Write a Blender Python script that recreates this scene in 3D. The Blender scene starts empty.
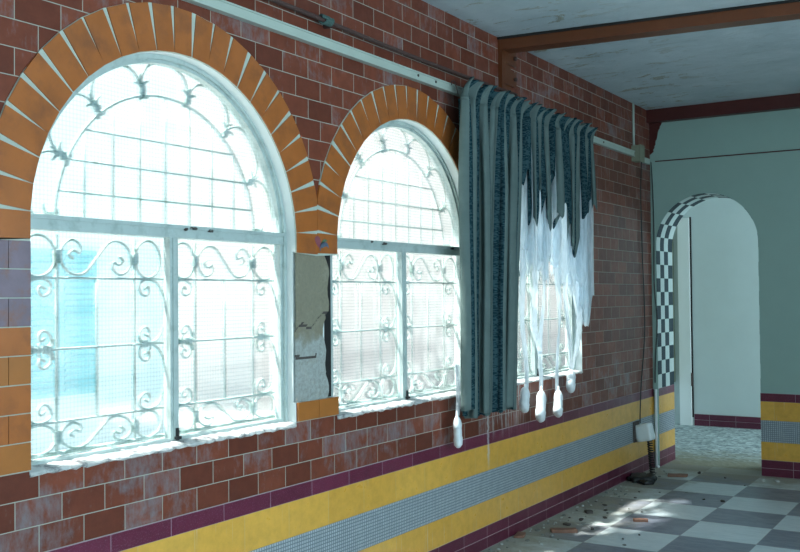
import bpy, bmesh, math, random
from mathutils import Vector, Matrix
from mathutils.geometry import tessellate_polygon
R = math.radians
rnd = random.Random(7)
S = bpy.context.scene
COL = S.collection

# ------------------------------------------------------------------ helpers
class MB:
    """collects shapes, then links them as one mesh object"""
    def __init__(s): s.v = []; s.f = []; s.m = []; s.sm = []; s.uv = {}
    def add(s, vs, fs, mi=0, smooth=False):
        b = len(s.v); s.v += [tuple(v) for v in vs]
        for f in fs: s.f.append(tuple(b + i for i in f)); s.m.append(mi); s.sm.append(smooth)
        return b
    def box(s, x0, x1, y0, y1, z0, z1, mi=0, mat=None):
        vs = [Vector((x, y, z)) for x in (x0, x1) for y in (y0, y1) for z in (z0, z1)]
        if mat is not None: vs = [mat @ v for v in vs]
        s.add(vs, [(0, 1, 3, 2), (4, 6, 7, 5), (0, 4, 5, 1), (2, 3, 7, 6), (0, 2, 6, 4), (1, 5, 7, 3)], mi)
    def rbox(s, cx, cy, cz, sx, sy, sz, mat=None, e=.25, mi=0, jit=0):
        """rounded box: subdivided cube pulled towards a superellipsoid"""
        n = 6; vs = []; fs = []; idx = {}
        def vid(p):
            k = tuple(p)
            if k not in idx:
                q = Vector([c / n * 2 - 1 for c in p])
                r = (abs(q.x) ** 6 + abs(q.y) ** 6 + abs(q.z) ** 6) ** (1 / 6)
                q = q * ((1 - e) + e / r) if r else q
                q = Vector((q.x * sx / 2, q.y * sy / 2, q.z * sz / 2)) + Vector([rnd.uniform(-jit, jit) for _ in range(3)])
                if mat is not None: q = mat @ q
                idx[k] = len(vs); vs.append(q + Vector((cx, cy, cz)))
            return idx[k]
        for a in range(3):
            b, c = (a + 1) % 3, (a + 2) % 3
            for side in (0, n):
                for i in range(n):
                    for j in range(n):
                        q = []
                        for di, dj in ((0, 0), (1, 0), (1, 1), (0, 1)):
                            p = [0, 0, 0]; p[a] = side; p[b] = i + di; p[c] = j + dj; q.append(vid(p))
                        fs.append(tuple(q if side else q[::-1]))
        s.add(vs, fs, mi, True)
    def prism(s, loops, fn, d0, d1, mi=0, side_mi=None, smooth=False):
        """2D loops (first outer, others holes) extruded between depth d0 and d1; fn(u, v, d) -> xyz"""
        flat = [p for l in loops for p in l]
        tris = tessellate_polygon([[Vector((u, v, 0)) for u, v in l] for l in loops])
        n = len(flat)
        vs = [fn(u, v, d0) for u, v in flat] + [fn(u, v, d1) for u, v in flat]
        b = s.add(vs, [], mi)
        for t in tris:
            s.f.append(tuple(b + i for i in t)); s.m.append(mi); s.sm.append(False)
            s.f.append(tuple(b + n + i for i in reversed(t))); s.m.append(mi); s.sm.append(False)
        o = 0
        for l in loops:
            k = len(l)
            for i in range(k):
                j = (i + 1) % k
                s.f.append((b + o + i, b + o + j, b + n + o + j, b + n + o + i)); s.m.append(mi if side_mi is None else side_mi); s.sm.append(smooth)
            o += k
    def tube(s, pts, r, n=6, mi=0, closed=False, cap=True):
        pts = [Vector(p) for p in pts]; m = len(pts)
        if m < 2: return
        vs = []; prev = None
        for i, p in enumerate(pts):
            if closed: t = pts[(i + 1) % m] - pts[i - 1]
            else: t = pts[min(i + 1, m - 1)] - pts[max(i - 1, 0)]
            if t.length < 1e-9: t = Vector((0, 0, 1))
            t.normalize()
            if prev is None:
                a = Vector((1, 0, 0)) if abs(t.x) < .9 else Vector((0, 1, 0))
                u = (a - t * a.dot(t)).normalized()
            else:
                u = prev - t * prev.dot(t)
                u = u.normalized() if u.length > 1e-6 else prev
            prev = u; w = t.cross(u)
            rr = r[i] if isinstance(r, (list, tuple)) else r
            for k in range(n):
                a = 2 * math.pi * k / n
                vs.append(p + (u * math.cos(a) + w * math.sin(a)) * rr)
        fs = []
        for i in range(m if closed else m - 1):
            for k in range(n):
                a, b2 = i * n + k, i * n + (k + 1) % n
                c, d = ((i + 1) % m) * n + k, ((i + 1) % m) * n + (k + 1) % n
                fs.append((a, b2, d, c))
        if cap and not closed:
            fs.append(tuple(range(n))[::-1]); fs.append(tuple((m - 1) * n + k for k in range(n)))
        s.add(vs, fs, mi, True)
    def build(s, name, mats, parent=None, recalc=True):
        me = bpy.data.meshes.new(name)
        me.from_pydata(s.v, [], s.f)
        if not isinstance(mats, (list, tuple)): mats = [mats]
        for m in mats: me.materials.append(m)
        me.polygons.foreach_set('material_index', s.m)
        me.polygons.foreach_set('use_smooth', s.sm)
        if recalc:
            bm = bmesh.new(); bm.from_mesh(me); bmesh.ops.recalc_face_normals(bm, faces=bm.faces); bm.to_mesh(me); bm.free()
        me.update()
        o = bpy.data.objects.new(name, me); COL.objects.link(o)
        if parent is not None: o.parent = parent; o.matrix_parent_inverse = parent.matrix_world.inverted()
        return o

def tag(o, label=None, cat=None, group=None, kind=None):
    if label: o['label'] = label
    if cat: o['category'] = cat
    if group: o['group'] = group
    if kind: o['kind'] = kind
    return o
def empty(name, loc):
    o = bpy.data.objects.new(name, None); COL.objects.link(o); o.location = loc
    o.matrix_world = Matrix.Translation(loc); o.empty_display_size = .1
    return o
def struct(o, label, cat): return tag(o, label, cat, None, 'structure')
def copy_tree(o, parent=None):
    c = o.copy(); COL.objects.link(c)
    if parent is not None: c.parent = parent
    for ch in list(o.children): copy_tree(ch, c)
    return c
def catmull(P, n=8, closed=False):
    P = [Vector(p) for p in P]; m = len(P); out = []
    rng = range(m) if closed else range(m - 1)
    for i in rng:
        if closed: a, b, c, d = P[i - 1], P[i], P[(i + 1) % m], P[(i + 2) % m]
        else: a, b, c, d = P[max(i - 1, 0)], P[i], P[i + 1], P[min(i + 2, m - 1)]
        for k in range(n):
            t = k / n
            out.append(.5 * ((2 * b) + (c - a) * t + (2 * a - 5 * b + 4 * c - d) * t * t + (3 * b - a - 3 * c + d) * t ** 3))
    if not closed: out.append(P[-1])
    return out
def yz(u, v, d): return (d, u, v)      # left-wall plane
def xz(u, v, d): return (u, d, v)      # back-wall plane
def lerp(a, b, t): return a + (b - a) * t
def pw(x, pts):
    if x <= pts[0][0]: return pts[0][1]
    for (a, b), (c, d) in zip(pts, pts[1:]):
        if x <= c: return lerp(b, d, (x - a) / (c - a))
    return pts[-1][1]

# ------------------------------------------------------------------ materials
class NT:
    def __init__(s, name):
        s.m = bpy.data.materials.new(name); s.m.use_nodes = True; s.t = s.m.node_tree; s.t.nodes.clear()
        s.out = s.n('ShaderNodeOutputMaterial')
    def n(s, typ, **kw):
        nd = s.t.nodes.new(typ)
        for k, v in kw.items():
            if k.startswith('i_'): nd.inputs[k[2:].replace('_', ' ')].default_value = v
            else: setattr(nd, k, v)
        return nd
    def l(s, a, b): s.t.links.new(a, b)
    def coord(s):
        return s.n('ShaderNodeTexCoord').outputs['Object']
    def wallvec(s):
        """(x+y, z, 0): runs along either wall direction"""
        sp = s.n('ShaderNodeSeparateXYZ'); s.l(s.coord(), sp.inputs[0])
        ad = s.n('ShaderNodeMath', operation='ADD'); s.l(sp.outputs[0], ad.inputs[0]); s.l(sp.outputs[1], ad.inputs[1])
        cb = s.n('ShaderNodeCombineXYZ'); s.l(ad.outputs[0], cb.inputs[0]); s.l(sp.outputs[2], cb.inputs[1])
        return cb.outputs[0]
    def mapping(s, vec, loc=(0, 0, 0), sc=(1, 1, 1)):
        m = s.n('ShaderNodeMapping'); m.inputs['Location'].default_value = loc; m.inputs['Scale'].default_value = sc
        s.l(vec, m.inputs['Vector']); return m.outputs[0]
    def noise(s, vec, scale, detail=4, rough=.6, dist=0):
        nd = s.n('ShaderNodeTexNoise'); s.l(vec, nd.inputs['Vector'])
        nd.inputs['Scale'].default_value = scale; nd.inputs['Detail'].default_value = detail
        nd.inputs['Roughness'].default_value = rough; nd.inputs['Distortion'].default_value = dist
        return nd.outputs['Fac']
    def ramp(s, fac, *stops, interp='LINEAR'):
        r = s.n('ShaderNodeValToRGB'); r.color_ramp.interpolation = interp; e = r.color_ramp.elements
        while len(e) < len(stops): e.new(.5)
        for el, (p, c) in zip(e, stops):
            el.position = p
            el.color = (c, c, c, 1) if isinstance(c, (int, float)) else (*c, 1)
        s.l(fac, r.inputs[0]); return r.outputs[0]
    def mix(s, fac, a, b, mode='MIX'):
        m = s.n('ShaderNodeMix', data_type='RGBA', blend_type=mode)
        for sock, val in ((m.inputs[0], fac), (m.inputs[6], a), (m.inputs[7], b)):
            if hasattr(val, 'is_linked'): s.l(val, sock)
            elif isinstance(val, (int, float)): sock.default_value = val
            else: sock.default_value = (*val, 1)
        return m.outputs[2]
    def math(s, op, a, b=None):
        m = s.n('ShaderNodeMath', operation=op)
        for i, v in enumerate((a, b)):
            if v is None: continue
            if hasattr(v, 'is_linked'): s.l(v, m.inputs[i])
            else: m.inputs[i].default_value = v
        return m.outputs[0]
    def bump(s, h, st=.3, d=.01):
        b = s.n('ShaderNodeBump'); b.inputs['Strength'].default_value = st; b.inputs['Distance'].default_value = d
        s.l(h, b.inputs['Height']); return b.outputs[0]
    def bsdf(s, col, rough=.5, normal=None, metal=0, spec=.5, coat=0):
        p = s.n('ShaderNodeBsdfPrincipled')
        for k, v in (('Base Color', col), ('Roughness', rough)):
            if hasattr(v, 'is_linked'): s.l(v, p.inputs[k])
            elif isinstance(v, (int, float)): p.inputs[k].default_value = v
            else: p.inputs[k].default_value = (*v, 1)
        p.inputs['Metallic'].default_value = metal; p.inputs['Specular IOR Level'].default_value = spec
        p.inputs['Coat Weight'].default_value = coat
        if normal is not None: s.l(normal, p.inputs['Normal'])
        s.l(p.outputs[0], s.out.inputs['Surface']); return p

def simple(name, col, rough=.6, var=.15, nscale=12, bump=.1, metal=0, spec=.5, dirt=None):
    t = NT(name); c = t.coord(); f = t.noise(c, nscale, 5)
    cc = t.mix(f, tuple(x * (1 - var) for x in col), tuple(min(1, x * (1 + var)) for x in col))
    if dirt:
        g = t.ramp(t.noise(c, dirt[1], 6, .7), (.5, 0.), (.68, 1.)); cc = t.mix(g, cc, dirt[0])
    t.bsdf(cc, rough, t.bump(t.noise(c, nscale * 4, 4), bump, .004), metal, spec)
    return t.m

def tile_mat(name, w, h, mortar, c1, c2, cm, off, offset=.5, rough=.3, bloom=None, blo=.55, speck=None, mort_rough=.8, streak=False):
    t = NT(name); v = t.wallvec(); mv = t.mapping(v, (off[0], off[1], 0))
    b = t.n('ShaderNodeTexBrick', offset=offset, offset_frequency=2, squash=1.0)
    t.l(mv, b.inputs['Vector'])
    b.inputs['Color1'].default_value = (0, 0, 0, 1); b.inputs['Color2'].default_value = (1, 1, 1, 1); b.inputs['Mortar'].default_value = (.5, .5, .5, 1)
    b.inputs['Scale'].default_value = 1; b.inputs['Mortar Size'].default_value = mortar; b.inputs['Mortar Smooth'].default_value = .15
    b.inputs['Bias'].default_value = 0; b.inputs['Brick Width'].default_value = w; b.inputs['Row Height'].default_value = h
    sep = t.n('ShaderNodeSeparateColor'); t.l(b.outputs['Color'], sep.inputs[0]); rv = sep.outputs[0]
    n1 = t.noise(v, 14, 5, .65)
    col = t.mix(rv, c1, c2)
    col = t.mix(t.ramp(n1, (.35, 0.), (.75, .45)), col, tuple(x * .55 for x in c1))
    if speck: col = t.mix(t.ramp(t.noise(v, 160, 2, .6), (.55, 0.), (.72, .8)), col, speck)
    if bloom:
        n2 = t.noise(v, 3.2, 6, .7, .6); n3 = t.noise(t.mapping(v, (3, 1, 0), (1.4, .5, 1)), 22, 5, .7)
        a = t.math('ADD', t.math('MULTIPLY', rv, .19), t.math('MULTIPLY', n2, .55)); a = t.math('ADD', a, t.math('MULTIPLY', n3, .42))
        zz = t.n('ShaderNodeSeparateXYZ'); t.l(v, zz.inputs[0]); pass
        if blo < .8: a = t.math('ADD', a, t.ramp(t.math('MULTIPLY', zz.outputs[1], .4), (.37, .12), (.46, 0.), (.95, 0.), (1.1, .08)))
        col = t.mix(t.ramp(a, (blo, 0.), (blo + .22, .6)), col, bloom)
    if streak:
        st = t.noise(t.mapping(v, (0, 0, 0), (9, .35, 1)), 5, 4, .6)
        col = t.mix(t.ramp(st, (.62, 0.), (.74, .45)), col, (.55, .62, .62))
    # lime run on the wall below the torn curtain
    zz2 = t.n('ShaderNodeSeparateXYZ'); t.l(v, zz2.inputs[0])
    wob = t.math('MULTIPLY_ADD', t.noise(t.mapping(v, (0, 0, 0), (1, 3, 1)), 5, 3), .05); t.t.nodes[-1].inputs[2].default_value = 5.60
    line = t.ramp(t.math('ABSOLUTE', t.math('SUBTRACT', zz2.outputs[0], wob)), (.006, .55), (.018, 0.))
    line = t.math('MULTIPLY', line, t.ramp(zz2.outputs[1], (.48, 0.), (.60, 1.), (.92, 1.), (.96, 0.)))
    drip = t.ramp(t.noise(t.mapping(v, (0, 0, 0), (16, 1.2, 1)), 3, 4, .6), (.50, 0.), (.64, .6))
    drip = t.math('MULTIPLY', drip, t.ramp(t.math('ABSOLUTE', t.math('SUBTRACT', zz2.outputs[0], 5.90)), (.22, 1.), (.36, 0.)))
    drip = t.math('MULTIPLY', drip, t.ramp(zz2.outputs[1], (.66, 0.), (.80, 1.), (.99, 1.), (1., 0.)))
    col = t.mix(t.math('MAXIMUM', line, drip), col, (.55, .62, .64))
    fac = b.outputs['Fac']
    col = t.mix(fac, col, cm)
    rr = t.mix(fac, t.mix(n1, (rough * .7,) * 3, (min(1, rough * 1.5),) * 3), (mort_rough,) * 3)
    hgt = t.math('SUBTRACT', t.math('MULTIPLY', t.noise(v, 30, 4), .25), fac)
    t.bsdf(col, rr, t.bump(hgt, .5, .004), spec=.2 if bloom and blo < .8 else .5)
    return t.m

M = {}
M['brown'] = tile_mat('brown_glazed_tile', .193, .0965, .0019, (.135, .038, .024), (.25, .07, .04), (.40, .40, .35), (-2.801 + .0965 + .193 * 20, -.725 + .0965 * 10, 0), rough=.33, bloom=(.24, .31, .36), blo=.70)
M['maroon'] = tile_mat('maroon_tile', .308, .0725, .0014, (.115, .012, .035), (.165, .022, .055), (.42, .30, .36), (-3.002 + .154 + .308 * 12, -.652 + .0725 * 9, 0), rough=.3, bloom=(.36, .33, .45), blo=.84, speck=(.22, .09, .15))
M['maroon_low'] = tile_mat('maroon_base_tile', .308, .0715, .0018, (.105, .012, .035), (.145, .02, .05), (.45, .33, .36), (-.05 + .308 * 12, .0715 * 4, 0), offset=0, rough=.3, speck=(.2, .08, .13))
M['yellow'] = tile_mat('yellow_tile', .308, .17, .0012, (.72, .385, .06), (.80, .45, .08), (.62, .45, .22), (.1 + .308 * 12, -.145 + .17 * 4, 0), offset=0, rough=.28, streak=True)
M['mosaic'] = tile_mat('grey_mosaic_tile', .0170, .0171, .0028, (.38, .44, .48), (.46, .52, .56), (.16, .20, .23), (0 + 8.5, -.300 + .0171 * 30, 0), offset=0, rough=.35, mort_rough=.6)
M['orange'] = simple('orange_glazed_tile', (.40, .122, .028), .3, .28, 9, .12, dirt=((.27, .09, .03), 6))
M['orange2'] = simple('tan_glazed_tile', (.40, .142, .032), .3, .2, 9, .12)
M['purple'] = simple('purple_weathered_tile', (.20, .15, .19), .35, .35, 10, .15, dirt=((.24, .12, .10), 14))
M['mortar'] = simple('pale_green_mortar', (.46, .52, .46), .85, .15, 25, .3)
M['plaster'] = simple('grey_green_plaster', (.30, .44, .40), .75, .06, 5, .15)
M['plaster_white'] = simple('white_plaster', (.66, .72, .72), .75, .06, 4, .1)
M['paint'] = simple('white_gloss_paint', (.44, .53, .52), .45, .12, 16, .25, dirt=((.31, .39, .38), 14))
M['sillp'] = simple('chipped_white_sill', (.52, .54, .54), .8, .3, 30, .8, dirt=((.09, .09, .10), 16))
M['rail'] = simple('ivory_rail_paint', (.45, .53, .48), .5, .08, 8, .08)
M['beam'] = simple('brown_beam_paint', (.135, .038, .012), .4, .25, 8, .15)
M['beam_dark'] = simple('maroon_beam_paint', (.075, .014, .012), .45, .25, 8, .2)
M['iron'] = simple('pale_green_iron', (.33, .43, .41), .6, .2, 30, .4, dirt=((.08, .19, .14), 18))
M['rag'] = simple('green_twine', (.07, .13, .12), .9, .3, 40, .4)
M['rust'] = simple('dark_rusty_pipe', (.075, .04, .035), .6, .3, 30, .3)
M['black'] = simple('black_rubber', (.012, .013, .015), .5, .2, 30, .2)
M['void'] = simple('dark_gap_fill', (.012, .012, .012), .9, .2, 30, .2)
M['phone'] = simple('aged_white_plastic', (.78, .86, .88), .4, .08, 20, .05)
M['boxp'] = simple('olive_box_paint', (.24, .26, .19), .6, .2, 20, .2)
M['chip'] = simple('terracotta_fragment', (.23, .115, .08), .75, .3, 25, .5)
M['rub_grey'] = simple('grey_rubble', (.20, .21, .20), .9, .3, 30, .6)
M['rub_white'] = simple('white_plaster_crumb', (.46, .48, .47), .9, .15, 30, .5)
M['rub_dark'] = simple('dark_rubble', (.075, .065, .06), .9, .4, 30, .6)
M['leafb'] = simple('dry_leaf_brown', (.42, .27, .10), .8, .25, 40, .3)
M['check_black'] = simple('black_teal_tile', (.008, .026, .038), .5, .3, 20, .1, spec=.2)
M['check_white'] = simple('pale_tile', (.52, .62, .60), .28, .1, 20, .1)
M['rooster_red'] = simple('glaze_red', (.26, .08, .10), .3, .2, 30, .1)
M['rooster_blue'] = simple('glaze_blue', (.10, .13, .19), .3, .2, 30, .1)
M['rooster_green'] = simple('glaze_green', (.10, .17, .10), .3, .2, 30, .1)
M['house_blue'] = simple('pale_blue_render', (.70, .88, .93), .9, .03, 3, .1)
M['house_peach'] = simple('pale_peach_render', (.97, .89, .83), .9, .03, 3, .1)
M['house_white'] = simple('white_render', (.95, .96, .95), .9, .03, 3, .1)
M['teal'] = simple('teal_shutter_paint', (.10, .52, .62), .5, .1, 10, .1)
M['gravel'] = simple('pale_gravel', (.27, .275, .27), .95, .1, 30, .3)

def mat_pier():
    t = NT('exposed_cement_render'); c = t.coord()
    n = t.noise(c, 9, 8, .7); f = t.noise(c, 60, 5, .7)
    sp = t.n('ShaderNodeSeparateXYZ'); t.l(c, sp.inputs[0])
    h = t.math('ADD', sp.outputs[2], t.math('MULTIPLY', t.noise(c, 6, 3), .22))
    g = t.ramp(t.math('SUBTRACT', h, 1.0), (.50, (.42, .46, .45)), (.54, (.27, .25, .18)))
    col = t.mix(t.ramp(f, (.35, 0.), (.7, .6)), g, (.20, .19, .15))
    col = t.mix(t.ramp(n, (.55, 0.), (.75, .5)), col, (.44, .42, .33))
    t.bsdf(col, .95, t.bump(t.math('ADD', n, t.math('MULTIPLY', f, .5)), 1.0, .012)); return t.m
M['pier'] = mat_pier()

def mat_ceiling():
    t = NT('peeling_white_ceiling'); c = t.coord()
    n = t.noise(c, 2.2, 8, .65, .4); n2 = t.noise(t.mapping(c, (4, 2, 0), (1, 2.5, 1)), 3.4, 9, .72, .8)
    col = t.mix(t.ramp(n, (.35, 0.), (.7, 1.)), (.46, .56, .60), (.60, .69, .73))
    edge = t.ramp(n2, (.57, 0.), (.595, 1.), (.66, .35))
    sp = t.n('ShaderNodeSeparateXYZ'); t.l(c, sp.inputs[0]); edge = t.math('MULTIPLY', edge, t.ramp(sp.outputs[0], (.5, 1.), (1.0, .12)))
    col = t.mix(t.math('MULTIPLY', edge, .9), col, (.33, .31, .22))
    t.bsdf(col, .9, t.bump(t.math('ADD', n2, t.math('MULTIPLY', edge, .3)), .6, .03)); return t.m
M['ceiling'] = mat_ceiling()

def mat_floor():
    t = NT('checked_floor_tile'); c = t.coord()
    k = t.n('ShaderNodeTexChecker'); s = 1 / .4867
    t.l(t.mapping(c, (-.4702 * s + 20, -8.954 * s + 60, .5), (s, s, 0)), k.inputs['Vector']); k.inputs['Scale'].default_value = 1
    br = t.n('ShaderNodeTexBrick', offset=0)
    t.l(t.mapping(c, (-.4702 + .4867 * 20, -8.954 + .4867 * 60, 0)), br.inputs['Vector'])
    br.inputs['Scale'].default_value = 1; br.inputs['Mortar Size'].default_value = .003; br.inputs['Brick Width'].default_value = .4867; br.inputs['Row Height'].default_value = .4867
    n = t.noise(c, 26, 6, .7); st = t.noise(t.mapping(c, (0, 0, 0), (1, 3, 1)), 5, 7, .75, 1.0)
    dark = t.mix(t.ramp(st, (.3, 0.), (.7, 1.)), (.13, .145, .195), (.26, .285, .345))
    light = t.mix(t.ramp(st, (.3, 0.), (.7, 1.)), (.50, .58, .62), (.68, .75, .78))
    col = t.mix(k.outputs['Fac'], light, dark)
    col = t.mix(t.math('MULTIPLY', br.outputs['Fac'], .6), col, (.25, .26, .26))
    sp = t.n('ShaderNodeSeparateXYZ'); t.l(c, sp.inputs[0])
    # dust lies thick against the left wall and in the doorway
    d1 = t.math('SUBTRACT', .62, sp.outputs[0]); d2 = t.math('MULTIPLY', t.math('SUBTRACT', sp.outputs[1], 8.35), .9)
    dm = t.math('ADD', t.math('MAXIMUM', d1, d2), t.math('MULTIPLY', t.math('SUBTRACT', t.noise(c, 4, 7, .7), .5), 1.3))
    dust = t.mix(t.noise(c, 70, 4, .7), (.20, .19, .15), (.42, .40, .32))
    col = t.mix(t.ramp(dm, (.0, 0.), (.5, .85)), col, dust)
    col = t.mix(t.ramp(n, (.62, 0.), (.75, .5)), col, (.16, .15, .13))
    rg = t.mix(t.ramp(dm, (.0, 0.), (.4, 1.)), (.42,) * 3, (.95,) * 3)
    t.bsdf(col, rg, t.bump(t.math('ADD', n, t.math('MULTIPLY', br.outputs['Fac'], -.5)), .35, .004)); return t.m
M['floor'] = mat_floor()
def mat_terrazzo():
    t = NT('pebbled_terrazzo'); c = t.coord()
    v = t.n('ShaderNodeTexVoronoi'); t.l(c, v.inputs['Vector']); v.inputs['Scale'].default_value = 26
    n = t.noise(c, 5, 6, .7); sep = t.n('ShaderNodeSeparateColor'); t.l(v.outputs['Color'], sep.inputs[0])
    col = t.mix(sep.outputs[0], (.20, .24, .25), (.60, .66, .66))
    sp = t.n('ShaderNodeSeparateXYZ'); t.l(c, sp.inputs[0])
    m = t.math('ADD', t.math('SUBTRACT', 10.4, sp.outputs[1]), t.math('MULTIPLY', t.math('SUBTRACT', n, .5), 2.0))
    col = t.mix(t.ramp(m, (.0, 0.), (.9, .9)), col, (.27, .25, .17))
    t.bsdf(col, .85, t.bump(v.outputs['Distance'], .4, .01)); return t.m
M['terrazzo'] = mat_terrazzo()

def mat_glass():
    t = NT('ribbed_grid_glass'); c = t.coord(); sp = t.n('ShaderNodeSeparateXYZ'); t.l(c, sp.inputs[0])
    def wave(o, p): return t.math('POWER', t.math('ABSOLUTE', t.math('SINE', t.math('MULTIPLY', o, math.pi / p))), 1.0)
    g = t.math('MULTIPLY', wave(sp.outputs[1], .0165), wave(sp.outputs[2], .0165))
    sm = t.noise(t.mapping(c, (0, 0, 0), (1, 1, 1)), 7, 7, .75, 2.2)
    smear = t.ramp(sm, (.62, 0.), (.68, .25))
    fac = t.math('ADD', t.math('MULTIPLY', t.math('SUBTRACT', 1.0, g), .22), .20)
    fac = t.math('MINIMUM', t.math('ADD', fac, smear), .9)
    tr = t.n('ShaderNodeBsdfTransparent'); t.l(t.ramp(g, (.0, (.76, .84, .86)), (.30, (.95, .98, 1.))), tr.inputs[0])
    tl = t.n('ShaderNodeBsdfRefraction'); tl.inputs['Color'].default_value = (.97, .99, 1, 1); tl.inputs['Roughness'].default_value = .22; tl.inputs['IOR'].default_value = 1.12
    t2 = t.n('ShaderNodeBsdfTranslucent'); t2.inputs[0].default_value = (.42, .50, .53, 1); t3 = t.n('ShaderNodeMixShader'); t3.inputs[0].default_value = .13; t.l(tl.outputs[0], t3.inputs[1]); t.l(t2.outputs[0], t3.inputs[2])
    gl = t.n('ShaderNodeBsdfGlossy'); gl.inputs['Roughness'].default_value = .25
    mx = t.n('ShaderNodeMixShader'); t.l(fac, mx.inputs[0]); t.l(tr.outputs[0], mx.inputs[1]); t.l(t3.outputs[0], mx.inputs[2])
    m2 = t.n('ShaderNodeMixShader'); m2.inputs[0].default_value = .03; t.l(mx.outputs[0], m2.inputs[1]); t.l(gl.outputs[0], m2.inputs[2])
    t.l(m2.outputs[0], t.out.inputs['Surface']); return t.m
M['glass'] = mat_glass()

def mat_curtain():
    t = NT('striped_damask_curtain'); uv = t.n('ShaderNodeUVMap').outputs[0]
    sp = t.n('ShaderNodeSeparateXYZ'); t.l(uv, sp.inputs[0])
    fr = t.math('FRACT', t.math('MULTIPLY_ADD', sp.outputs[0], 15.0))
    t_ma = [n_ for n_ in t.t.nodes if n_.bl_idname == 'ShaderNodeMath' and n_.operation == 'MULTIPLY_ADD'][0]; t_ma.inputs[2].default_value = .25
    dark = t.ramp(fr, (.0, 0.), (.45, 1.), (.93, 0.), interp='CONSTANT')
    v = t.n('ShaderNodeTexVoronoi'); t.l(t.mapping(uv, (0, 0, 0), (150, 75, 1)), v.inputs['Vector']); v.inputs['Scale'].default_value = 1
    mot = t.ramp(v.outputs['Distance'], (.20, .9), (.32, 0.), (.52, .0), (.58, .7))
    n = t.noise(t.mapping(uv, (0, 0, 0), (14, 4, 1)), 2.0, 5)
    cd = t.mix(mot, (.012, .034, .046), (.06, .125, .145))
    cl = t.mix(n, (.10, .15, .15), (.19, .25, .24))
    col = t.mix(dark, cl, cd)
    df = t.n('ShaderNodeBsdfDiffuse'); t.l(col, df.inputs[0])
    tl = t.n('ShaderNodeBsdfTranslucent'); t.l(t.mix(.5, col, (.10, .35, .50)), tl.inputs[0])
    mx = t.n('ShaderNodeMixShader'); mx.inputs[0].default_value = .14
    t.l(df.outputs[0], mx.inputs[1]); t.l(tl.outputs[0], mx.inputs[2]); t.l(mx.outputs[0], t.out.inputs['Surface']); return t.m
M['curtain'] = mat_curtain()
def mat_lining():
    t = NT('thin_white_lining'); c = t.coord()
    n = t.noise(t.mapping(c, (0, 0, 0), (6, 6, .8)), 6, 6, .7)
    col = t.mix(n, (.72, .84, .91), (.96, .98, 1.))
    df = t.n('ShaderNodeBsdfDiffuse'); t.l(col, df.inputs[0]); tl = t.n('ShaderNodeBsdfTranslucent'); t.l(col, tl.inputs[0])
    mx = t.n('ShaderNodeMixShader'); mx.inputs[0].default_value = .7
    t.l(df.outputs[0], mx.inputs[1]); t.l(tl.outputs[0], mx.inputs[2])
    tr = t.n('ShaderNodeBsdfTransparent'); m2 = t.n('ShaderNodeMixShader')
    t.l(t.ramp(n, (.35, .5), (.65, .2)), m2.inputs[0]); t.l(mx.outputs[0], m2.inputs[1]); t.l(tr.outputs[0], m2.inputs[2])
    t.l(m2.outputs[0], t.out.inputs['Surface']); return t.m
M['lining'] = mat_lining()
M['cloth'] = simple('white_cotton', (.80, .86, .90), .9, .12, 40, .6)

# ------------------------------------------------------------------ dimensions
ZC = 3.311; YB = 9.0; SP = 1.86; SILL = 1.0
WIN = [(2.92, .737), (4.717, .732), (6.512, .732)]     # centre along the wall, half width = arch radius
def arch_pts(c, r, z, a0, a1, n):
    return [(c + r * math.cos(R(lerp(a0, a1, i / n))), z + r * math.sin(R(lerp(a0, a1, i / n)))) for i in range(n + 1)]
def win_loop(c, r, grow=0):
    return [(c - r - grow, SILL - grow), (c + r + grow, SILL - grow)] + arch_pts(c, r + grow, SP, 0, 180, 40)

# ------------------------------------------------------------------ left wall
w = MB()
y0, y1 = -3.0, YB + .01
(c1_, r1_), (c2_, r2_), (c3_, r3_) = WIN
PB, PT = 1.105, 1.815
hole12 = ([(c1_ - r1_, SILL), (c1_ + r1_, SILL), (c1_ + r1_, PB), (c2_ - r2_, PB), (c2_ - r2_, SILL), (c2_ + r2_, SILL)]
          + arch_pts(c2_, r2_, SP, 0, 180, 40) + [(c2_ - r2_, PT), (c1_ + r1_, PT)] + arch_pts(c1_, r1_, SP, 0, 180, 40))
w.prism([[(y0, .725), (y1, .725), (y1, ZC + .03), (y0, ZC + .03)], hole12, win_loop(c3_, r3_)], yz, -.018, 0, 0, 1)
notch = win_loop(c2_, r2_)
notch = [(c2_ - r2_ - .08, PB - .01)] + [(c2_ - r2_, PB - .01)] + notch[:-1] + [(c2_ - r2_, SP), (c2_ - r2_, PT + .002), (c2_ - r2_ - .08, PT + .002)]
w.prism([[(y0, .725), (y1, .725), (y1, ZC + .03), (y0, ZC + .03)], win_loop(c1_, r1_), notch, win_loop(c3_, r3_)], yz, -.11, -.018, 1, 1)
w.prism([[(y0, -.02), (y1, -.02), (y1, ZC + .03), (y0, ZC + .03)], win_loop(c1_, r1_), win_loop(c2_, r2_), win_loop(c3_, r3_)], yz, -.14, -.11, 1, 1)
for a, b, mi in ((-.02, .143, 2), (.143, .300, 3), (.300, .488, 4), (.488, .652, 3), (.652, .725, 5)):
    w.box(-.11, .003 if mi == 4 else .004, y0, y1, a, b, mi)
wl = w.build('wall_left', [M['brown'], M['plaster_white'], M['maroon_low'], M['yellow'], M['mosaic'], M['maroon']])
struct(wl, 'left wall of reddish-brown tiles above a yellow, grey and maroon striped dado', 'wall')

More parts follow.
